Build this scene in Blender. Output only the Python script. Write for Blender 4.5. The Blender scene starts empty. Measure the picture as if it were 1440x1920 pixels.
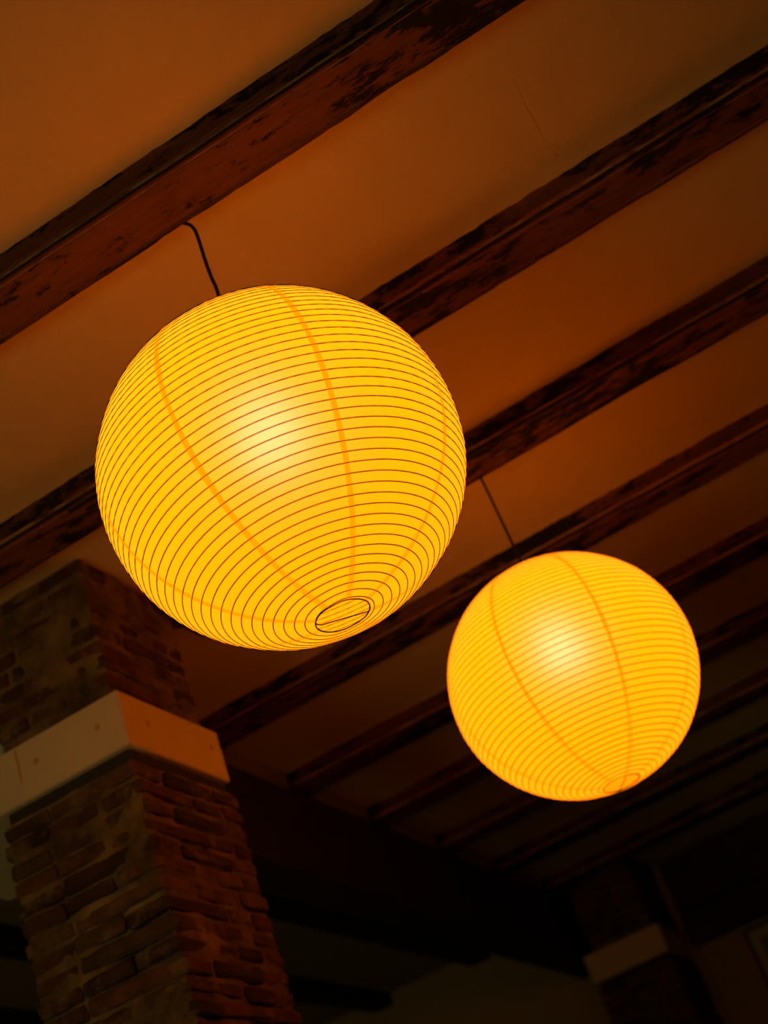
import bpy, bmesh, math, random
from mathutils import Vector, Matrix, noise

random.seed(7)
S = 2.1            # metres from the camera up to the ceiling
CAMZ = 1.6         # camera height above the floor
CEIL = CAMZ + S
def P(x, y, z):    # positions measured in units of S from the camera
    return Vector((x*S, y*S, CAMZ + z*S))

scene = bpy.context.scene
col = scene.collection

# ------------------------------------------------------------------ camera
cam_data = bpy.data.cameras.new('camera')
cam = bpy.data.objects.new('camera', cam_data)
col.objects.link(cam)
FPX = 2626.26
cam_data.sensor_fit = 'VERTICAL'
cam_data.sensor_height = 36.0
cam_data.sensor_width = 27.0
cam_data.lens = FPX/1920*36.0
right = Vector((0.8420, 0.4370, -0.3164)); down = Vector((-0.4863, 0.3607, -0.7959)); fwd = Vector((-0.2337, 0.8240, 0.5162))
fwd.normalize(); right = (right - fwd*right.dot(fwd)).normalized(); up = right.cross(fwd)
m = Matrix((( right.x, up.x, -fwd.x, 0), (right.y, up.y, -fwd.y, 0), (right.z, up.z, -fwd.z, CAMZ), (0, 0, 0, 1)))
cam.matrix_world = m
cam_data.dof.use_dof = True
cam_data.dof.focus_distance = 2.42
cam_data.dof.aperture_fstop = 3.0
cam_data.clip_start = 0.05
scene.camera = cam

# ------------------------------------------------------------------ world, window light, exposure
world = bpy.data.worlds.new('world')
scene.world = world
world.use_nodes = True
world.node_tree.nodes['Background'].inputs[0].default_value = (0.9, 0.75, 0.5, 1)
world.node_tree.nodes['Background'].inputs[1].default_value = 0.004

def area_light(name, loc, rot, sx, sy, power, color):
    d = bpy.data.lights.new(name, 'AREA')
    d.shape = 'RECTANGLE'; d.size = sx; d.size_y = sy; d.energy = power; d.color = color
    o = bpy.data.objects.new(name, d); col.objects.link(o)
    o.location = loc; o.rotation_euler = rot
    return o
WIN_X0, WIN_X1, WIN_Z0, WIN_Z1, WIN_Y = -2.75, -1.2, 0.35, 1.65, -1.7
FILL_POWER = 30.0
area_light('window_daylight', ((WIN_X0+WIN_X1)/2, WIN_Y+0.02, (WIN_Z0+WIN_Z1)/2), (math.radians(90), 0, 0),
           WIN_X1-WIN_X0-0.1, WIN_Z1-WIN_Z0-0.1, FILL_POWER, (1.0, 0.84, 0.24))

vs = scene.view_settings
vs.view_transform = 'Standard'
try: vs.look = 'None'
except Exception: pass
vs.exposure = 0.0
vs.gamma = 1.0
vs.use_curve_mapping = False
scene.cycles.caustics_reflective = False
scene.cycles.caustics_refractive = False
scene.cycles.max_bounces = 8
scene.cycles.transmission_bounces = 6

# ------------------------------------------------------------------ helpers
def tag(o, label=None, cat=None, group=None, kind=None):
    if label: o['label'] = label
    if cat: o['category'] = cat
    if group: o['group'] = group
    if kind: o['kind'] = kind
    return o
def link(name, me, mat=None, parent=None, loc=None):
    o = bpy.data.objects.new(name, me)
    col.objects.link(o)
    if mat is not None and me is not None and not me.materials: me.materials.append(mat)
    if parent is not None: o.parent = parent
    if loc is not None: o.location = loc
    return o
def empty(name, loc=(0, 0, 0)):
    o = bpy.data.objects.new(name, None); col.objects.link(o); o.location = loc
    o.empty_display_size = 0.1
    return o
def mesh(name, verts, faces, smooth=False):
    me = bpy.data.meshes.new(name); me.from_pydata([tuple(v) for v in verts], [], faces); me.validate(); me.update()
    if smooth:
        for p in me.polygons: p.use_smooth = True
    return me
def box_mesh(name, a, b, bevel=0.0, seg=1):
    bm = bmesh.new()
    bmesh.ops.create_cube(bm, size=1)
    for v in bm.verts:
        v.co = Vector(((a[i]+b[i])/2 + v.co[i]*(b[i]-a[i]) for i in range(3)))
    if bevel: bmesh.ops.bevel(bm, geom=bm.edges[:], offset=bevel, segments=seg, affect='EDGES')
    me = bpy.data.meshes.new(name); bm.to_mesh(me); bm.free()
    return me
def tube(pts, rad, sides=6, closed=False, caps=True):
    """sweep a round section along a list of points"""
    n = len(pts); vs_, fs = [], []
    up0 = Vector((0, 0, 1))
    prev = None
    for i, p in enumerate(pts):
        a = pts[(i-1) % n] if (closed or i > 0) else p
        b = pts[(i+1) % n] if (closed or i < n-1) else p
        t = (b - a).normalized()
        u = up0 if prev is None else prev
        u = u - t*u.dot(t)
        if u.length < 1e-4: u = Vector((1, 0, 0)) - t*t.x
        u.normalize(); prev = u
        w = t.cross(u)
        for k in range(sides):
            an = 2*math.pi*k/sides
            vs_.append(p + (u*math.cos(an) + w*math.sin(an))*rad)
    for i in range(n if closed else n-1):
        j = (i+1) % n
        for k in range(sides):
            l = (k+1) % sides
            fs.append((i*sides+k, i*sides+l, j*sides+l, j*sides+k))
    if caps and not closed:
        fs.append(tuple(range(sides))[::-1]); fs.append(tuple((n-1)*sides+k for k in range(sides)))
    return vs_, fs
def N(*a): return noise.noise(Vector(a))

# ------------------------------------------------------------------ materials
def mat_new(name):
    mt = bpy.data.materials.new(name); mt.use_nodes = True
    nt = mt.node_tree; nt.nodes.clear()
    return mt, nt
def nd(nt, typ, **kw):
    n = nt.nodes.new(typ)
    for k, v in kw.items():
        if k == 'inp':
            for key, val in v.items(): n.inputs[key].default_value = val
        else: setattr(n, k, v)
    return n
def ramp(nt, stops):
    n = nt.nodes.new('ShaderNodeValToRGB'); e = n.color_ramp.elements
    while len(e) < len(stops): e.new(0.5)
    for el, (p, c) in zip(e, stops): el.position = p; el.color = (*c, 1)
    return n
def coords(nt, scale=(1, 1, 1), which='Object', offset_random=False):
    tc = nd(nt, 'ShaderNodeTexCoord'); mp = nd(nt, 'ShaderNodeMapping')
    mp.inputs['Scale'].default_value = scale
    nt.links.new(tc.outputs[which], mp.inputs['Vector'])
    if offset_random:
        oi = nd(nt, 'ShaderNodeObjectInfo'); mul = nd(nt, 'ShaderNodeMath', operation='MULTIPLY', inp={1: 37.0})
        cx = nd(nt, 'ShaderNodeCombineXYZ')
        nt.links.new(oi.outputs['Random'], mul.inputs[0])
        for k in range(3): nt.links.new(mul.outputs[0], cx.inputs[k])
        nt.links.new(cx.outputs[0], mp.inputs['Location'])
    return mp
def noise_node(nt, mp, scale, detail=4, rough=0.55):
    n = nd(nt, 'ShaderNodeTexNoise', inp={'Scale': scale, 'Detail': detail, 'Roughness': rough})
    nt.links.new(mp.outputs[0], n.inputs['Vector']); return n
def mixc(nt, fac, a, b, blend='MIX'):
    n = nd(nt, 'ShaderNodeMix', data_type='RGBA', blend_type=blend)
    for s, v in ((0, fac), (6, a), (7, b)):
        if hasattr(v, 'is_linked') or hasattr(v, 'links'): nt.links.new(v, n.inputs[s])
        elif isinstance(v, tuple): n.inputs[s].default_value = (*v, 1)
        else: n.inputs[s].default_value = v
    return n.outputs[2]
def finish(nt, colour, rough=0.8, bump=None, bump_strength=0.3, bump_dist=0.01, spec=0.3):
    b = nd(nt, 'ShaderNodeBsdfPrincipled', inp={'Roughness': rough, 'Specular IOR Level': spec})
    out = nd(nt, 'ShaderNodeOutputMaterial')
    if isinstance(colour, tuple): b.inputs['Base Color'].default_value = (*colour, 1)
    else: nt.links.new(colour, b.inputs['Base Color'])
    if bump is not None:
        bp = nd(nt, 'ShaderNodeBump', inp={'Strength': bump_strength, 'Distance': bump_dist})
        nt.links.new(bump, bp.inputs['Height']); nt.links.new(bp.outputs[0], b.inputs['Normal'])
    nt.links.new(b.outputs[0], out.inputs['Surface'])
    return b

def make_plaster(name, c1, c2, scale=1.5):
    mt, nt = mat_new(name); mp = coords(nt)
    n1 = noise_node(nt, mp, scale, 5, 0.6); n2 = noise_node(nt, mp, 24, 4, 0.6)
    r = ramp(nt, [(0.3, c1), (0.7, c2)]); nt.links.new(n1.outputs['Fac'], r.inputs[0])
    finish(nt, r.outputs[0], 0.85, n2.outputs['Fac'], 0.18, 0.01, 0.15)
    return mt
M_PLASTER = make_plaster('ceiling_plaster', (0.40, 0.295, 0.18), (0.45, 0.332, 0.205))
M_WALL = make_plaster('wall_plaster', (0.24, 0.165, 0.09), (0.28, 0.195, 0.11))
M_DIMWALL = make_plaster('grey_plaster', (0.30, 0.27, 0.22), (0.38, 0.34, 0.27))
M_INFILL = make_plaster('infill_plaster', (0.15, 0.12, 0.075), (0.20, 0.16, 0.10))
M_FARCEIL = make_plaster('far_bay_shaded_plaster', (0.20, 0.15, 0.095), (0.24, 0.18, 0.115))  # darker copy of the ceiling plaster, standing in for shade beyond the girder
M_FLOOR = make_plaster('floor_screed', (0.16, 0.11, 0.07), (0.22, 0.15, 0.10))

def make_wood(name, base, light, dark, wear=0.50, edge=(0.36, 0.20, 0.10)):
    mt, nt = mat_new(name)
    long_ = coords(nt, (0.9, 12, 12), offset_random=True)
    mid = coords(nt, (8, 22, 22), offset_random=True)
    g = noise_node(nt, long_, 3.0, 6, 0.65)
    p = noise_node(nt, mid, 1.1, 6, 0.72)
    big = noise_node(nt, coords(nt, (1.2, 3, 3), offset_random=True), 1.0, 3, 0.5)
    fine = noise_node(nt, coords(nt, (6, 70, 70), offset_random=True), 3.0, 4, 0.6)
    r = ramp(nt, [(0.30, base), (0.72, light)]); nt.links.new(g.outputs['Fac'], r.inputs[0])
    # worn dark patches where the paint is gone
    add = nd(nt, 'ShaderNodeMath', operation='ADD'); nt.links.new(p.outputs['Fac'], add.inputs[0])
    sub = nd(nt, 'ShaderNodeMath', operation='MULTIPLY_ADD', inp={1: 0.55, 2: -0.275})
    nt.links.new(big.outputs['Fac'], sub.inputs[0]); nt.links.new(sub.outputs[0], add.inputs[1])
    w = ramp(nt, [(wear, (0, 0, 0)), (wear+0.07, (1, 1, 1))]); nt.links.new(add.outputs[0], w.inputs[0])
    c = mixc(nt, w.outputs[0], r.outputs[0], dark)
    crk = noise_node(nt, coords(nt, (1.1, 55, 55), offset_random=True), 1.0, 3, 0.5)
    cr = ramp(nt, [(0.66, (0, 0, 0)), (0.70, (1, 1, 1))]); nt.links.new(crk.outputs['Fac'], cr.inputs[0])
    c = mixc(nt, cr.outputs[0], c, dark)
    geo = nd(nt, 'ShaderNodeNewGeometry')
    ew = ramp(nt, [(0.515, (0, 0, 0)), (0.56, (1, 1, 1))]); nt.links.new(geo.outputs['Pointiness'], ew.inputs[0])
    en = ramp(nt, [(0.42, (0, 0, 0)), (0.55, (1, 1, 1))]); nt.links.new(p.outputs['Fac'], en.inputs[0])
    ef = mixc(nt, 1.0, ew.outputs[0], en.outputs[0], 'MULTIPLY')
    c = mixc(nt, ef, c, edge)
    groove_shade = ramp(nt, [(0.44, (1, 1, 1)), (0.485, (0, 0, 0))]); nt.links.new(geo.outputs['Pointiness'], groove_shade.inputs[0])  # grooves coloured dark in place of the shade inside them
    c = mixc(nt, groove_shade.outputs[0], c, dark)
    hs = ramp(nt, [(0.35, (0.72, 0.72, 0.72)), (0.6, (1, 1, 1))]); nt.links.new(fine.outputs['Fac'], hs.inputs[0])
    c2 = mixc(nt, 0.7, c, hs.outputs[0], 'MULTIPLY')
    hb = nd(nt, 'ShaderNodeMath', operation='ADD'); nt.links.new(fine.outputs['Fac'], hb.inputs[0]); nt.links.new(p.outputs['Fac'], hb.inputs[1])
    finish(nt, c2, 0.8, hb.outputs[0], 0.35, 0.006, 0.08)
    return mt
M_JOIST = make_wood('joist_wood', (0.135, 0.050, 0.030), (0.23, 0.082, 0.044), (0.012, 0.009, 0.006))
M_GIRDER = make_wood('girder_wood', (0.030, 0.022, 0.015), (0.045, 0.032, 0.022), (0.012, 0.009, 0.007), 0.6, (0.045, 0.032, 0.022))

def make_brick():
    mt, nt = mat_new('old_brick')
    mp = coords(nt, (1, 1, 1), offset_random=True)
    oi = nd(nt, 'ShaderNodeObjectInfo')
    r = ramp(nt, [(0.0, (0.034, 0.020, 0.014)), (0.35, (0.062, 0.027, 0.017)), (0.65, (0.090, 0.036, 0.020)), (0.85, (0.048, 0.030, 0.020)), (1.0, (0.11, 0.058, 0.032))])
    nt.links.new(oi.outputs['Random'], r.inputs[0])
    n1 = noise_node(nt, mp, 14, 5, 0.65)
    s = ramp(nt, [(0.35, (0.6, 0.6, 0.6)), (0.65, (1.15, 1.1, 1.05))]); nt.links.new(n1.outputs['Fac'], s.inputs[0])
    c = mixc(nt, 1.0, r.outputs[0], s.outputs[0], 'MULTIPLY')
    n2 = noise_node(nt, mp, 9, 5, 0.7)      # lime left on the faces
    w = ramp(nt, [(0.52, (0, 0, 0)), (0.66, (1, 1, 1))]); nt.links.new(n2.outputs['Fac'], w.inputs[0])
    c2 = mixc(nt, w.outputs[0], c, (0.12, 0.078, 0.04))
    n3 = noise_node(nt, mp, 60, 4, 0.7)
    finish(nt, c2, 0.9, n3.outputs['Fac'], 0.6, 0.006, 0.15)
    return mt
M_BRICK = make_brick()
def make_mortar():
    mt, nt = mat_new('lime_mortar'); mp = coords(nt)
    n1 = noise_node(nt, mp, 7, 6, 0.65); n2 = noise_node(nt, mp, 45, 5, 0.7)
    r = ramp(nt, [(0.28, (0.036, 0.024, 0.014)), (0.48, (0.090, 0.058, 0.030)), (0.7, (0.20, 0.132, 0.062))]); nt.links.new(n1.outputs['Fac'], r.inputs[0])
    finish(nt, r.outputs[0], 0.95, n2.outputs['Fac'], 0.7, 0.008, 0.1)
    return mt
M_MORTAR = make_mortar()
def simple(name, c, rough=0.6, spec=0.3, metal=0.0):
    mt, nt = mat_new(name); b = finish(nt, c, rough, spec=spec); b.inputs['Metallic'].default_value = metal
    return mt
M_CORD = simple('black_cord', (0.012, 0.010, 0.009), 0.45)
M_WIRE = simple('brown_rib_wire', (0.018, 0.060, 0.005), 0.95, 0.0)
M_SOCKET = simple('socket_black', (0.02, 0.02, 0.02), 0.4)
M_BED = simple('dark_bedding_mortar', (0.03, 0.028, 0.022), 0.95, 0.1)
M_RUST = simple('rust_stain', (0.42, 0.23, 0.08), 0.9, 0.1)
M_CAPITAL = make_plaster('painted_capital', (0.46, 0.375, 0.31), (0.52, 0.42, 0.35), 4.0)
M_FRAME = simple('painted_window_frame', (0.35, 0.30, 0.22), 0.5)
M_PAINTPALE = simple('pale_reveal', (0.55, 0.50, 0.40), 0.8)
mt, nt = mat_new('window_glass')
gl = nd(nt, 'ShaderNodeBsdfGlass', inp={'Roughness': 0.0, 'IOR': 1.45}); oo = nd(nt, 'ShaderNodeOutputMaterial'); nt.links.new(gl.outputs[0], oo.inputs[0])
M_GLASS = mt

def make_paper(name, em, strength, trans, gloss, refl):
    mt, nt = mat_new(name)
    mp = coords(nt)
    n1 = noise_node(nt, mp, 70, 6, 0.75)
    r = ramp(nt, [(0.35, (0.95, 0.95, 0.95)), (0.65, (1.04, 1.04, 1.04))]); nt.links.new(n1.outputs['Fac'], r.inputs[0])
    ec = mixc(nt, 1.0, em, r.outputs[0], 'MULTIPLY')
    e = nd(nt, 'ShaderNodeEmission', inp={'Strength': strength}); nt.links.new(ec, e.inputs['Color'])
    t = nd(nt, 'ShaderNodeBsdfTranslucent', inp={'Color': (*trans, 1)})
    df = nd(nt, 'ShaderNodeBsdfDiffuse', inp={'Color': (*refl, 1)})
    rf = nd(nt, 'ShaderNodeBsdfRefraction', distribution='GGX', inp={'Color': (*gloss, 1), 'Roughness': 0.75, 'IOR': 1.32})
    tn = nd(nt, 'ShaderNodeBump', inp={'Strength': 0.5, 'Distance': 0.0008}); nt.links.new(n1.outputs['Fac'], tn.inputs['Height'])
    nt.links.new(tn.outputs[0], rf.inputs['Normal'])
    out = nd(nt, 'ShaderNodeOutputMaterial')
    acc = e.outputs[0]
    for sh in (t, rf, df):
        ad = nd(nt, 'ShaderNodeAddShader'); nt.links.new(acc, ad.inputs[0]); nt.links.new(sh.outputs[0], ad.inputs[1]); acc = ad.outputs[0]
    nt.links.new(acc, out.inputs['Surface'])
    return mt
M_PAPER = make_paper('lantern_paper', (1.0, 0.228, 0.0008), 1.5, (0.34, 0.112, 0.0008), (0.0090, 0.0076, 0.0076), (0.30, 0.10, 0.001))
M_SEAM = make_paper('lantern_paper_overlap', (1.0, 0.208, 0.0008), 1.48, (0.31, 0.098, 0.0006), (0.0065, 0.0054, 0.0050), (0.30, 0.10, 0.001))
mt, nt = mat_new('bulb_glow')
e = nd(nt, 'ShaderNodeEmission', inp={'Color': (1.0, 0.66, 0.55, 1), 'Strength': 135.0}); oo = nd(nt, 'ShaderNodeOutputMaterial'); nt.links.new(e.outputs[0], oo.inputs[0])
M_BULB = mt

# ------------------------------------------------------------------ the setting
JY0, JSP, JH, JW = 0.8496, 0.3376, 0.0348, 0.0677     # first joist in view, spacing, depth below plaster, width
JYS = {1: 0.8496, 2: 1.1835, 3: 1.5231, 4: 1.8616, 5: 2.2060, 6: 2.5385, 7: 2.8740, 8: 3.2116, 9: 3.5500}
JYS[0] = JY0 - JSP; JYS[-1] = JY0 - 2*JSP
GX = -0.982        # near face of the girder
FARY = 3.935       # far wall
X0, X1, Y0, Y1 = -2.45*S, 1.55*S, WIN_Y, FARY*S

# ceiling: one plaster skin with gentle undulation, thickened raggedly where it meets the joists
def ceiling_mesh(xa, xb):
    ys = []
    edges = []
    for k, y in JYS.items(): edges += [(y*S, -1), ((y+JW)*S, 1)]
    for e_, s_ in edges:
        for d in (0.0, 0.006, 0.014, 0.03, 0.06): ys.append(e_ + s_*d)
        ys.append(e_ - s_*0.02)
    y = Y0
    while y <= Y1: ys.append(y); y += 0.12
    ys = sorted(set(round(v, 4) for v in ys + [Y1]))
    xs = []
    x = xa
    while x < xb - 1e-6:
        xs.append(x); x += 0.018 if -2.3 < x < 0.7 else 0.12
    xs.append(xb)
    verts, faces = [], []
    for y in ys:
        near = min(edges, key=lambda q: abs(y-q[0]))
        d = (y-near[0])*near[1]
        for x in xs:
            z = (0.002*N(x*1.3, y*1.3, 0.3) + 0.001*N(x*5, y*5, 2.0)) if x > GX*S-0.1 else 0.0
            if -0.03 < d < 0.06 and x > GX*S:
                a = 0.0035 + 0.0012*N(x*1.6, near[0]*7, 5) + 0.0022*N(x*11, near[0]*7, 9) + 0.0028*N(x*41, near[0], 1)
                z -= max(0.0, a)*max(0.0, 1-max(d, 0)/0.03)**1.5
            verts.append((x, y, CEIL + z))
    nx = len(xs)
    for j in range(len(ys)-1):
        for i in range(nx-1):
            a = j*nx+i
            faces.append((a, a+nx, a+nx+1, a+1))
    return mesh('ceiling', verts, faces, True)
ceiling = link('ceiling', ceiling_mesh(GX*S-0.12, X1), M_PLASTER); tag(ceiling, 'warm ochre plaster ceiling between the wooden joists', kind='structure')
ceiling_b = link('ceiling', ceiling_mesh(X0, GX*S-0.12), M_FARCEIL); tag(ceiling_b, 'plaster ceiling of the bay beyond the girder, coloured darker to stand in for shade', kind='structure')
# hairline ridge in the plaster
def on_ceiling(px, py):
    d = fwd + right*((px-720)/FPX) - up*((py-960)/FPX)
    return Vector((0, 0, CAMZ)) + d*((CEIL-CAMZ)/d.z)
for pts in ([(962, 148), (985, 200), (1003, 230), (1030, 280), (1046, 293)],):
    v, f = tube([on_ceiling(*q) + Vector((0, 0, 0.0006)) for q in pts], 0.0014, 6)
    link('plaster_ridge', mesh('plaster_ridge', v, f, True), M_PLASTER, ceiling)
# roof slab above
slab = link('roof_slab', box_mesh('roof_slab', (X0, Y0, CEIL+0.06), (X1, Y1, CEIL+0.2)), M_PLASTER); tag(slab, kind='structure'); slab.name = 'ceiling_slab'

floor = link('floor', box_mesh('floor', (X0-0.2, Y0-0.2, -0.1), (X1+0.2, Y1+0.2, 0)), M_FLOOR); tag(floor, 'dark floor of the hall', kind='structure')
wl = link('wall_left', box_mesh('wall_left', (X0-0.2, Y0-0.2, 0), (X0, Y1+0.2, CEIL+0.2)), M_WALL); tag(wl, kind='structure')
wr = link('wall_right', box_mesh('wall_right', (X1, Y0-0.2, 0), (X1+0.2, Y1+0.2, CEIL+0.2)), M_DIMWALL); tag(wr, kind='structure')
# far wall with a tall window recess on the right of the far pier
def wall_with_hole(name, y0, y1, hx0, hx1, hz0, hz1):
    bm = bmesh.new()
    for a, b in (((X0, y0, 0), (hx0, y1, CEIL+0.02)), ((hx1, y0, 0), (X1, y1, CEIL+0.02)), ((hx0, y0, 0), (hx1, y1, hz0)), ((hx0, y0, hz1), (hx1, y1, CEIL+0.02))):
        g = bmesh.ops.create_cube(bm, size=1)
        for v in g['verts']: v.co = Vector(((a[i]+b[i])/2 + v.co[i]*(b[i]-a[i]) for i in range(3)))
    me = bpy.data.meshes.new(name); bm.to_mesh(me); bm.free(); return me
FX0, FX1, FZ0, FZ1 = -0.62*S, -0.10*S, 0.9, CAMZ+0.745*S
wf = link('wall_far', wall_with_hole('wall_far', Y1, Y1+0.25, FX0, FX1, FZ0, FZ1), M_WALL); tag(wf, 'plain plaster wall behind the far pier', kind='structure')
wb = link('wall_back', wall_with_hole('wall_back', Y0-0.2, Y0, WIN_X0, WIN_X1, WIN_Z0, WIN_Z1), M_WALL); tag(wb, kind='structure')
def window(name, x0, x1, z0, z1, y, nx, nz, label):
    root = empty(name, ((x0+x1)/2, y, z0)); tag(root, label, kind='structure')
    ox, oz = (x0+x1)/2, z0
    t = 0.06
    def part(nm, a, b, mt_):
        return link(nm, box_mesh(nm, (a[0]-ox, a[1]-y, a[2]-oz), (b[0]-ox, b[1]-y, b[2]-oz), 0.004 if mt_ is M_FRAME else 0), mt_, root)
    part('jamb', (x0, y-0.03, z0), (x0+t, y+0.03, z1), M_FRAME); part('jamb', (x1-t, y-0.03, z0), (x1, y+0.03, z1), M_FRAME)
    part('head_rail', (x0+t, y-0.03, z1-t), (x1-t, y+0.03, z1), M_FRAME); part('sill_rail', (x0+t, y-0.03, z0), (x1-t, y+0.03, z0+t), M_FRAME)
    dx = (x1-x0-2*t)/nx; dz = (z1-z0-2*t)/nz
    for i in range(nx):
        for k in range(nz):
            a0, a1, c0, c1 = x0+t+i*dx, x0+t+(i+1)*dx, z0+t+k*dz, z0+t+(k+1)*dz
            part('pane', (a0+0.012, y-0.004, c0+0.012), (a1-0.012, y+0.004, c1-0.012), M_GLASS)
    for i in range(1, nx): part('glazing_bar', (x0+t+i*dx-0.014, y-0.02, z0+t), (x0+t+i*dx+0.014, y+0.02, z1-t), M_FRAME)
    for k in range(1, nz):
        for i in range(nx): part('glazing_bar', (x0+t+i*dx+0.014, y-0.02, z0+t+k*dz-0.014), (x0+t+(i+1)*dx-0.014, y+0.02, z0+t+k*dz+0.014), M_FRAME)
window('window_1', WIN_X0, WIN_X1, WIN_Z0, WIN_Z1, Y0-0.1, 2, 2, 'window in the back wall')
window('window_2', FX0, FX1, FZ0, FZ1, Y1+0.16, 2, 3, 'unlit window recessed in the far wall')

# ------------------------------------------------------------------ joists and girder
PROFILE = [  # (across from near face, height above the underside); near face, underside, far face
    (0.0, 0.110), (0.0, 0.024), (0.0090, 0.022), (0.0095, 0.0115), (0.0006, 0.0090), (0.0, 0.0040), (0.0022, 0.0008), (0.006, 0.0),
    (0.011, 0.0008), (0.0122, 0.0034), (0.0145, 0.0034), (0.0165, 0.0), (0.070, 0.0), (0.1215, 0.0), (0.1236, 0.0052), (0.1262, 0.0052), (0.1280, 0.0),
    (0.1375, 0.0), (0.1405, 0.0012), (0.1422, 0.0045), (0.1422, 0.0090), (0.1382, 0.0115), (0.1385, 0.020), (0.1422, 0.023), (0.1422, 0.110)]
def joist_mesh(seed, length, step=0.022, top=0.110):
    n = max(2, int(length/step)); verts, faces = [], []
    k = len(PROFILE)
    for i in range(n+1):
        x = length*i/n
        dy = 0.0022*N(x*0.9, seed*3.1, 1) ; dz = 0.003*N(x*0.8, seed*3.1, 7)
        chip_n = max(0.0, N(x*4.5, seed*5.3, 11)-0.3)*0.008 + max(0.0, N(x*21, seed*5.3, 3)-0.3)*0.010
        chip_f = max(0.0, N(x*4.1, seed*5.3, 23)-0.3)*0.008 + max(0.0, N(x*22, seed*5.3, 31)-0.3)*0.010
        for j, (a, b) in enumerate(PROFILE):
            y, z = a, min(b, top)
            if 1 <= j <= 11: y += chip_n*(1-a/0.02)*0.9; z += chip_n*(0.6 if b < 0.012 else 0.1)
            if 13 <= j <= 23: y -= chip_f*(1-(0.1422-a)/0.024)*0.9; z += chip_f*(0.6 if b < 0.012 else 0.1)
            if j not in (0, k-1): y += dy + 0.0012*N(x*9, a*60, seed); z += dz*(1 if b < 0.03 else 0.3) + 0.0014*N(x*7, a*50, seed+9)
            verts.append((x, y, z))
    for i in range(n):
        for j in range(k-1):
            a = i*k+j; faces.append((a, a+k, a+k+1, a+1))
    faces.append(tuple(range(k))); faces.append(tuple(n*k+j for j in range(k))[::-1])
    return mesh('ceiling_joist', verts, faces)
J_LABELS = {
    -1: 'weathered wooden ceiling joist two along from the bent-cord lantern, towards the window',
    0: 'weathered wooden ceiling joist next to the bent-cord lantern joist, towards the window',
    1: 'worn red-brown joist with flaking dark patches, carrying the bent-cord lantern',
    2: 'worn brown joist running between the two lantern joists, just clear of the pillar top',
    3: 'worn brown joist carrying the straight-cord lantern and butting into the brick pillar',
    4: 'dark joist bearing on the girder directly beyond the brick pillar',
    5: 'dark joist on the girder, second beyond the brick pillar',
    6: 'dark joist on the girder, third beyond the brick pillar',
    7: 'dark joist on the girder, fourth beyond the brick pillar',
    8: 'dark joist on the girder, fifth beyond the brick pillar',
    9: 'dark joist beside the far brick pier, last before the far wall'}
for i in sorted(JYS):
    xs = GX*S if i != 3 else -0.768*S
    o = link('ceiling_joist', joist_mesh(i+2, X1 - xs), M_JOIST, loc=(xs, JYS[i]*S, CEIL - JH*S))
    tag(o, J_LABELS[i], 'beam', 'joists of the near bay')
# joists of the bay beyond the girder run the other way
for i, (x, lab) in enumerate(((-1.31, 'dark cross joist beyond the girder, the one next to it'), (-1.643, 'dark cross joist beyond the girder, second from it'), (-1.976, 'dark cross joist beyond the girder, third from it'))):
    o = link('cross_joist', joist_mesh(20+i, Y1 - 0.9*S - 0.002, 0.05, JH*S-0.0005), M_GIRDER, loc=(x*S, 0.9*S, CEIL - JH*S))
    o.rotation_euler = (0, 0, math.radians(90))
    tag(o, lab, 'beam', 'joists of the bay beyond the girder')
# girder
def girder_mesh(y0, y1):
    verts, faces = [], []
    prof = [(0.0, -JH*S), (0.0, -0.185*S), (-0.006, -0.193*S), (-0.02, -0.197*S), (-0.20, -0.197*S), (-0.21, -0.19*S), (-0.21, -JH*S)]
    n = int((y1-y0)/0.06); k = len(prof)
    for i in range(n+1):
        y = y0 + (y1-y0)*i/n
        for j, (a, b) in enumerate(prof):
            verts.append((a + 0.004*N(y*1.1, j*0.7, 4)*(0.3 if j in (0, k-1) else 1), y, b + (0.004*N(y*1.3, j*0.9, 8) if 0 < j < k-1 else 0)))
    for i in range(n):
        for j in range(k):
            a, b = i*k+j, i*k+(j+1) % k
            faces.append((a, b, b+k, a+k))
    faces.append(tuple(range(k))[::-1]); faces.append(tuple(n*k+j for j in range(k)))
    return mesh('girder_beam', verts, faces)
g = link('girder_beam', girder_mesh(-1.2*S, Y1-0.002), M_GIRDER, loc=(GX*S, 0, CEIL)); tag(g, 'massive black timber girder carrying the joist ends, spanning pillar to far pier', 'beam')
# plaster infill between the joist ends, on top of the girder
ends = sorted(v*S for v in JYS.values())
prev = -1.0*S; n_trim = 0
for y in ends + [Y1]:
    a, b = prev, y - 0.001
    if b - a > 0.05:
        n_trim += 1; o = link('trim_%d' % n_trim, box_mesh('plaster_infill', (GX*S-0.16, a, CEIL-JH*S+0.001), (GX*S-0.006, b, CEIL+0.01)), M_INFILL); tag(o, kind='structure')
    prev = y + JW*S + 0.001

# ------------------------------------------------------------------ brick pillars
def brick_mesh(lx, ly, lz, seed):
    rnd = random.Random(seed)
    bm = bmesh.new(); bmesh.ops.create_cube(bm, size=1)
    for v in bm.verts: v.co = Vector((v.co.x*lx, v.co.y*ly, v.co.z*lz))
    bmesh.ops.bevel(bm, geom=bm.edges[:], offset=0.006, segments=1, affect='EDGES')
    for v in bm.verts: v.co += Vector((rnd.uniform(-1, 1), rnd.uniform(-1, 1), rnd.uniform(-1, 1)))*0.0032
    me = bpy.data.meshes.new('brick'); bm.to_mesh(me); bm.free(); me.materials.append(M_BRICK)
    return me
BH = 0.0375
BRICKS = {}
def get_brick(lx, ly):
    key = (round(lx, 2), round(ly, 2))
    if key not in BRICKS: BRICKS[key] = [brick_mesh(key[0], key[1], BH, hash(key) % 1000 + q) for q in range(4)]
    return random.choice(BRICKS[key])
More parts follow.
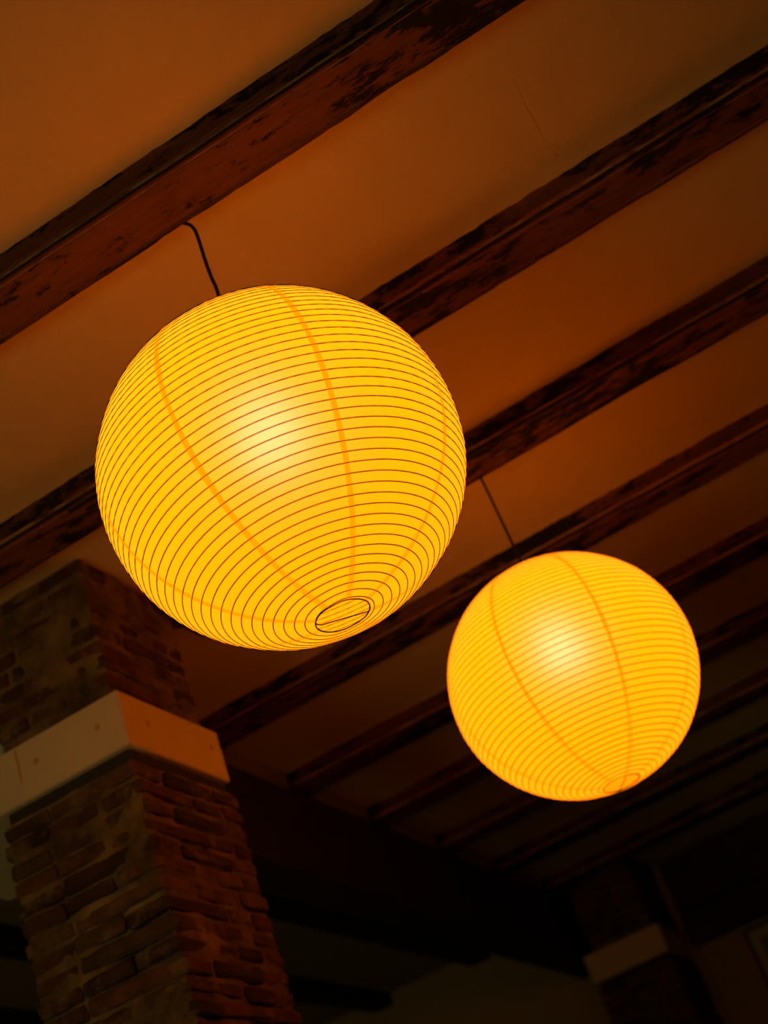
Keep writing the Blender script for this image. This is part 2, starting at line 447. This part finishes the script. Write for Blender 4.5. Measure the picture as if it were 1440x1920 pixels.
def face_skin(p00, u, v, nrm, su, sv, amp, base, seed):
    """a lumpy mortar face: grid over p00 + u*a + v*b pushed along nrm"""
    nu, nv = max(2, int(u.length/su)), max(2, int(v.length/sv))
    verts, faces = [], []
    for j in range(nv+1):
        for i in range(nu+1):
            p = p00 + u*(i/nu) + v*(j/nv)
            h = base + amp*N(p.x*6+seed, p.y*6, p.z*6) + amp*0.6*N(p.x*19, p.y*19+seed, p.z*19)
            edge = min(i, nu-i)
            if edge == 0: h = base
            verts.append(p + nrm*h)
    for j in range(nv):
        for i in range(nu):
            a = j*(nu+1)+i; faces.append((a, a+1, a+nu+2, a+nu+1))
    return verts, faces
def joined(parts):
    vs_, fs = [], []
    for v, f in parts:
        o = len(vs_); vs_ += v; fs += [tuple(q+o for q in t) for t in f]
    return vs_, fs
def shaft(root, base, x0, x1, y0, y1, z0, z1, courses_from, seed, amp, recess, amp_x):
    """bricks of the front (-y) and right (+x) faces with a mortar core; coordinates are metres, world"""
    rnd = random.Random(seed)
    off = Vector(base)
    e = recess
    # core
    core = []
    bx = [Vector((x0+e, y0+e, z0)), Vector((x1-e, y0+e, z0)), Vector((x1-e, y1-0.004, z0)), Vector((x0+e, y1-0.004, z0))]
    H_ = Vector((0, 0, z1-z0))
    for a, b, nrm in ((0, 1, Vector((0, -1, 0))), (1, 2, Vector((1, 0, 0))), (2, 3, Vector((0, 1, 0))), (3, 0, Vector((-1, 0, 0)))):
        core.append(face_skin(bx[a]-off, bx[b]-bx[a], H_, nrm, 0.014, 0.012, amp if nrm.y < 0 else amp_x if nrm.x > 0 else 0.003, 0.0, seed))
    core.append(([p-off for p in bx]+[p-off+H_ for p in bx], [(3, 2, 1, 0), (4, 5, 6, 7)]))
    v, f = joined(core)
    c = link('mortar_core', mesh('mortar_core', v, f, True), M_MORTAR, root)
    # bricks
    pitch = 0.0496
    z = z1 - pitch/2
    row = 0
    stuff = []
    W_, D_ = x1-x0, y1-y0
    while z > z0 + BH/2:
        j = 0.011
        sh = rnd.uniform(-0.012, 0.012)
        if row % 2 == 0:
            a = 0.27 + sh                                  # corner brick lies along x
            rows = [(x1-a, x1, y0, y0+0.12), (x0, x1-a-j, y0, y0+0.12)]
            c1 = y0+0.12+j; c2 = c1 + (D_-0.12)*0.62 + sh
            rows += [(x1-0.12, x1, c1, c2), (x1-0.12, x1, c2+j, y1)]
        else:
            a = 0.25 + sh                                  # corner brick lies along y
            rows = [(x1-0.125, x1, y0, y0+a)]
            c1 = x1-0.125-j
            rows += [(c1-(c1-x0)*0.5, c1, y0, y0+0.12), (x0, c1-(c1-x0)*0.5-j, y0, y0+0.12)]
            c2 = y0+a+j
            rows += [(x1-0.12, x1, c2, c2+(y1-c2)*0.52), (x1-0.12, x1, c2+(y1-c2)*0.52+j, y1)]
        for (a0, a1, b0, b1) in rows:
            lx, ly = a1-a0, b1-b0
            if lx < 0.03 or ly < 0.03: continue
            loc = Vector(((a0+a1)/2 + rnd.uniform(-0.003, 0.004), (b0+b1)/2 + rnd.uniform(-0.005, 0.004), z + rnd.uniform(-0.003, 0.003))) - off
            rot = (rnd.uniform(-0.02, 0.02), rnd.uniform(-0.02, 0.02), rnd.uniform(-0.025, 0.025))
            me = get_brick(lx, ly)
            if z > courses_from:
                o = link('brick', me, None, root, loc); o.rotation_euler = rot
            else:
                k = Matrix.Translation(loc)
                stuff.append(([k @ vv.co for vv in me.vertices], [tuple(p.vertices) for p in me.polygons]))
        z -= pitch; row += 1
    if stuff:
        v, f = joined(stuff)
        o = link('lower_brickwork', mesh('lower_brickwork', v, f), M_BRICK, root); o['kind'] = 'stuff'

def capital_mesh(a, b):
    return box_mesh('capital', a, b, 0.003, 2)

# near pillar
PX0, PX1, PY0, PY1 = -0.958*S, -0.7635*S, 1.3144*S, 1.545*S
CZ0, CZ1 = CAMZ+0.7225*S, CAMZ+0.7955*S
base = Vector(((PX0+PX1)/2, (PY0+PY1)/2, 0))
pil = empty('brick_pillar', base); tag(pil, 'old brick pillar with a pale painted stone band, beside the lanterns', 'pillar')
BED = 0.036
shaft(pil, base, PX0, PX1, PY0, PY1-0.008, 0.0, CZ0-BED, CAMZ+0.30*S, 3, 0.021, 0.0075, 0.012)
shaft(pil, base, -0.940*S, -0.7725*S, 1.3180*S, 1.522*S, CZ1+0.004, CEIL-0.006, 0, 5, 0.016, 0.005, 0.013)
link('bedding_joint', box_mesh('bedding_joint', Vector((PX0+0.012, PY0+0.016, CZ0-BED-0.004))-base, Vector((PX1-0.014, PY1-0.02, CZ0+0.001))-base, 0.004), M_BED, pil)
cap = link('capital', capital_mesh(Vector((-1.13*S, PY0-0.002, CZ0))-base, Vector((PX1+0.002, 1.537*S, CZ1))-base), M_CAPITAL, pil)
cap['label'] = 'pale painted stone band'
ck = link('packing_block', box_mesh('packing_block', Vector((GX*S+0.002, 1.36*S, CZ1))-base, Vector((GX*S+0.03, 1.53*S, CAMZ+0.846*S))-base, 0.004), M_CAPITAL, pil)
def px_on_y(px, py, y):
    d = fwd + right*((px-720)/FPX) - up*((py-960)/FPX)
    return Vector((0, 0, CAMZ)) + d*(y/d.y)
def px_on_x(px, py, x):
    d = fwd + right*((px-720)/FPX) - up*((py-960)/FPX)
    return Vector((0, 0, CAMZ)) + d*(x/d.x)
def blotch(name, centre, axis_u, axis_v, ru, rv, nrm, seed, mat, parent, origin):
    ring = []
    for k in range(14):
        an = 2*math.pi*k/14; q = 1 + 0.35*N(math.cos(an)*1.4, math.sin(an)*1.4, seed)
        ring.append(centre + axis_u*(ru*q*math.cos(an)) + axis_v*(rv*q*math.sin(an)) - origin)
    top = [p + nrm*0.0012 for p in ring]
    lo = [p - nrm*0.004 for p in ring]
    n = len(ring)
    f = [tuple(range(n)), tuple(range(n, 2*n))[::-1]] + [(i, n+i, n+(i+1) % n, (i+1) % n) for i in range(n)]
    return link(name, mesh(name, top+lo, f), mat, parent)
fy = PY0-0.002; fx = PX1+0.002
UX, UY, UZ = Vector((1, 0, 0)), Vector((0, 1, 0)), Vector((0, 0, 1))
capo = base
blotch('rust_spot', px_on_y(183, 1363, fy), UX, UZ, 0.008, 0.009, -UY, 1, M_RUST, cap, capo)
blotch('rust_spot', px_on_y(68, 1427, fy), UX, UZ, 0.009, 0.009, -UY, 2, M_RUST, cap, capo)
blotch('rust_spot', px_on_x(278, 1357, fx), UY, UZ, 0.010, 0.008, UX, 3, M_RUST, cap, capo)
blotch('rust_spot', px_on_x(396, 1402, fx), UY, UZ, 0.012, 0.006, UX, 4, M_RUST, cap, capo)
a = px_on_y(27, 1408, fy); b = px_on_y(41, 1468, fy)
v, f = tube([a-capo+Vector((0, 0.0015, 0)), (a+b)/2-capo+Vector((0.002, 0.0015, 0)), b-capo+Vector((0, 0.0015, 0))], 0.0042, 6)
link('rust_streak', mesh('rust_streak', v, f), M_RUST, cap)

# far pier against the far wall
QX0, QX1, QY0, QY1 = -0.975*S, -0.765*S, 3.65*S, FARY*S - 0.02
base2 = Vector(((QX0+QX1)/2, (QY0+QY1)/2, 0))
pier = empty('brick_pier', base2); tag(pier, 'dark brick pier with a pale band, standing against the far wall', 'pillar')
shaft(pier, base2, QX0, QX1, QY0, QY1, 0.0, CZ0-BED, CAMZ+0.45*S, 11, 0.010, 0.012, 0.01)
shaft(pier, base2, -0.955*S, -0.775*S, QY0+0.01, QY1, CZ1+0.002, CEIL-0.006, 0, 13, 0.010, 0.012, 0.01)
link('bedding_joint', box_mesh('bedding_joint', Vector((QX0+0.02, QY0+0.02, CZ0-BED-0.004))-base2, Vector((QX1-0.02, QY1, CZ0+0.001))-base2), M_BED, pier)
link('capital', capital_mesh(Vector((QX0-0.01, QY0-0.002, CZ0))-base2, Vector((QX1+0.002, QY1, CZ1))-base2), M_CAPITAL, pier)
# dark timber lintel along the far wall
wp = link('wall_plate_beam', box_mesh('wall_plate_beam', (QX1+0.03, Y1-0.07, CAMZ+0.846*S), (X1-0.01, Y1-0.002, CEIL-0.012), 0.008), M_GIRDER); tag(wp, 'dark timber wall plate under the ceiling on the far wall', 'beam')
lin = link('lintel_beam', box_mesh('lintel_beam', (QX1+0.03, Y1-0.10, CAMZ+0.752*S), (X1-0.01, Y1-0.002, CAMZ+0.84*S), 0.008), M_GIRDER); tag(lin, 'dark timber lintel above the window in the far wall', 'beam')

# ------------------------------------------------------------------ lanterns
R = 0.1545*S; KZ = 0.978
HOLE = math.asin(0.147)
TURNS = 53
def lantern(centre, seam_az, tilt, cord_pts, cross_az, label, seed):
    """centre: world; cord_pts: world points from the joist down to the lantern"""
    root = empty('paper_lantern', centre); tag(root, label, 'lantern', 'paper lanterns under the joists')
    root.rotation_euler = (tilt[0], tilt[1], 0)
    inv = Matrix.Translation(centre) @ (Matrix.Rotation(tilt[1], 4, 'Y') @ Matrix.Rotation(tilt[0], 4, 'X'))
    inv = inv.inverted()
    def pt(th, az, r=R):        # th from the bottom pole
        w = 1 + 0.0035*N(math.cos(az)*1.7+seed, math.sin(az)*1.7, th*2.2) + 0.0016*N(math.cos(az)*5+seed, math.sin(az)*5, th*7)
        return Vector((r*w*math.sin(th)*math.cos(az), r*w*math.sin(th)*math.sin(az), -r*KZ*w*math.cos(th)))
    nlat = 72
    for k in range(8):
        a0 = seam_az + k*math.pi/4
        verts, faces = [], []; na = 9
        for i in range(nlat+1):
            th = HOLE + (math.pi-2*HOLE)*i/nlat
            for j in range(na+1): verts.append(pt(th, a0 + math.pi/4*j/na))
        for i in range(nlat):
            for j in range(na):
                q = i*(na+1)+j; faces.append((q, q+1, q+na+2, q+na+1))
        link('paper_gore', mesh('paper_gore', verts, faces, True), M_PAPER, root)
        # glued overlap of two gores
        verts, faces = [], []
        for i in range(nlat+1):
            th = HOLE + (math.pi-2*HOLE)*i/nlat
            hw = 0.0048*(1+0.25*N(th*3, k, seed))/(R*max(0.16, math.sin(th)))
            verts += [pt(th, a0-hw, R+0.0003), pt(th, a0+hw, R+0.0003)]
        for i in range(nlat): q = 2*i; faces.append((q, q+1, q+3, q+2))
        s = link('paper_seam', mesh('paper_seam', verts, faces, True), M_SEAM, root)
    # one spiral wire wound from the bottom opening to the top
    pts = []; per = 72
    for i in range(TURNS*per+1):
        t = i/(TURNS*per)
        pts.append(pt(HOLE + (math.pi-2*HOLE)*t, cross_az + math.pi + 2*math.pi*t*TURNS, R))
    v, f = tube(pts, 0.00100, 5)
    o = link('rib_wire', mesh('rib_wire', v, f, True), M_WIRE, root); o['label'] = 'thin dark wire wound round the paper in a spiral'
    for nm, th in (('bottom_ring', HOLE), ('top_ring', math.pi-HOLE)):
        v, f = tube([pt(th, 2*math.pi*i/48, R+0.0003) for i in range(48)], 0.0013, 6, closed=True)
        link(nm, mesh(nm, v, f, True), M_WIRE, root)
    hr = R*math.sin(HOLE); zb = -R*KZ*math.cos(HOLE)
    d = Vector((math.cos(cross_az), math.sin(cross_az), 0))
    pts = [d*hr + UZ*(zb+0.001), d*(hr*0.97)+UZ*(zb-0.003), d*(hr*0.90)+UZ*(zb-0.006), d*0+UZ*(zb-0.006), d*(-hr*0.84)+UZ*(zb-0.006), d*(-hr*0.95)+UZ*(zb-0.003), d*(-hr)+UZ*(zb+0.001)]
    v, f = tube(pts, 0.0012, 6); link('cross_wire', mesh('cross_wire', v, f, True), M_WIRE, root)
    # unseen plate added to block bulb light at the top; socket and bulb inside
    bm = bmesh.new()
    bmesh.ops.create_cone(bm, cap_ends=True, segments=32, radius1=hr*0.98, radius2=hr*0.90, depth=0.012)
    bmesh.ops.translate(bm, verts=bm.verts, vec=(0, 0, -zb+0.004))
    me = bpy.data.meshes.new('top_light_blocker'); bm.to_mesh(me); bm.free(); link('top_light_blocker', me, M_SOCKET, root)
    prof = [(0.006, 0.0), (0.02, 0.0), (0.021, -0.02), (0.021, -0.075), (0.0175, -0.085), (0.0, -0.085)]
    def lathe(prof, z, name, mt_, sides=24):
        verts, faces = [], []
        for (r_, z_) in prof:
            for k in range(sides): verts.append((r_*math.cos(2*math.pi*k/sides), r_*math.sin(2*math.pi*k/sides), z+z_))
        for i in range(len(prof)-1):
            for k in range(sides):
                l = (k+1) % sides; faces.append((i*sides+k, i*sides+l, (i+1)*sides+l, (i+1)*sides+k))
        return link(name, mesh(name, verts, faces, True), mt_, root)
    v, f = tube([Vector((0, 0, -zb)), Vector((0, 0, 0.22))], 0.006, 8); link('drop_rod', mesh('drop_rod', v, f, True), M_SOCKET, root)
    lathe(prof, 0.22, 'bulb_socket', M_SOCKET)
    lathe([(0.0001, -0.115), (0.018, -0.110), (0.034, -0.094), (0.040, -0.074), (0.037, -0.056), (0.025, -0.034), (0.014, -0.012), (0.013, 0.0), (0.0001, 0.002)], 0.132, 'light_bulb', M_BULB)
    # cord
    local = [inv @ p for p in cord_pts] + [Vector((0, 0, -zb+0.006))]
    fine = []
    n = len(local)
    for i in range(n-1):
        p0, p1, p2, p3 = local[max(0, i-1)], local[i], local[i+1], local[min(n-1, i+2)]
        for q in range(8):
            t = q/8
            fine.append(0.5*((2*p1) + (p2-p0)*t + (2*p0-5*p1+4*p2-p3)*t*t + (3*p1-p0-3*p2+p3)*t**3))
    fine.append(local[-1])
    v, f = tube(fine, 0.0037, 10)
    o = link('cord', mesh('cord', v, f, True), M_CORD, root); o['label'] = 'black rubber cord'
    return root

C1 = P(-0.3295, 0.9201, 0.6634); C2 = P(-0.3061, 1.5986, 0.6591)
yc = JYS[1] + JW + 0.004
cord1 = [P(-0.3440, yc-0.002, 0.9760)] + [px_on_y(q[0], q[1], yc*S) for q in ((350, 419.5), (358, 423), (365, 431), (370, 442), (376, 460), (384, 486), (396, 519), (409, 551))]
yd = JYS[3] + JW + 0.004
cord2 = [P(-0.3095, yd, 1-JH+0.012), P(-0.3085, yd+0.001, 0.9640), P(-0.3078, yd+0.002, 0.92), P(-0.3068, yd+0.003, 0.86)]
lantern(C1, math.radians(-50), (math.radians(1.0), math.radians(-2.0)), cord1, math.radians(32), 'round glowing paper lantern hung on the bent black cord', 1)
lantern(C2, math.radians(-57), (0.0, 0.0), cord2, math.radians(120), 'round glowing paper lantern hung on the straight black cord', 5)
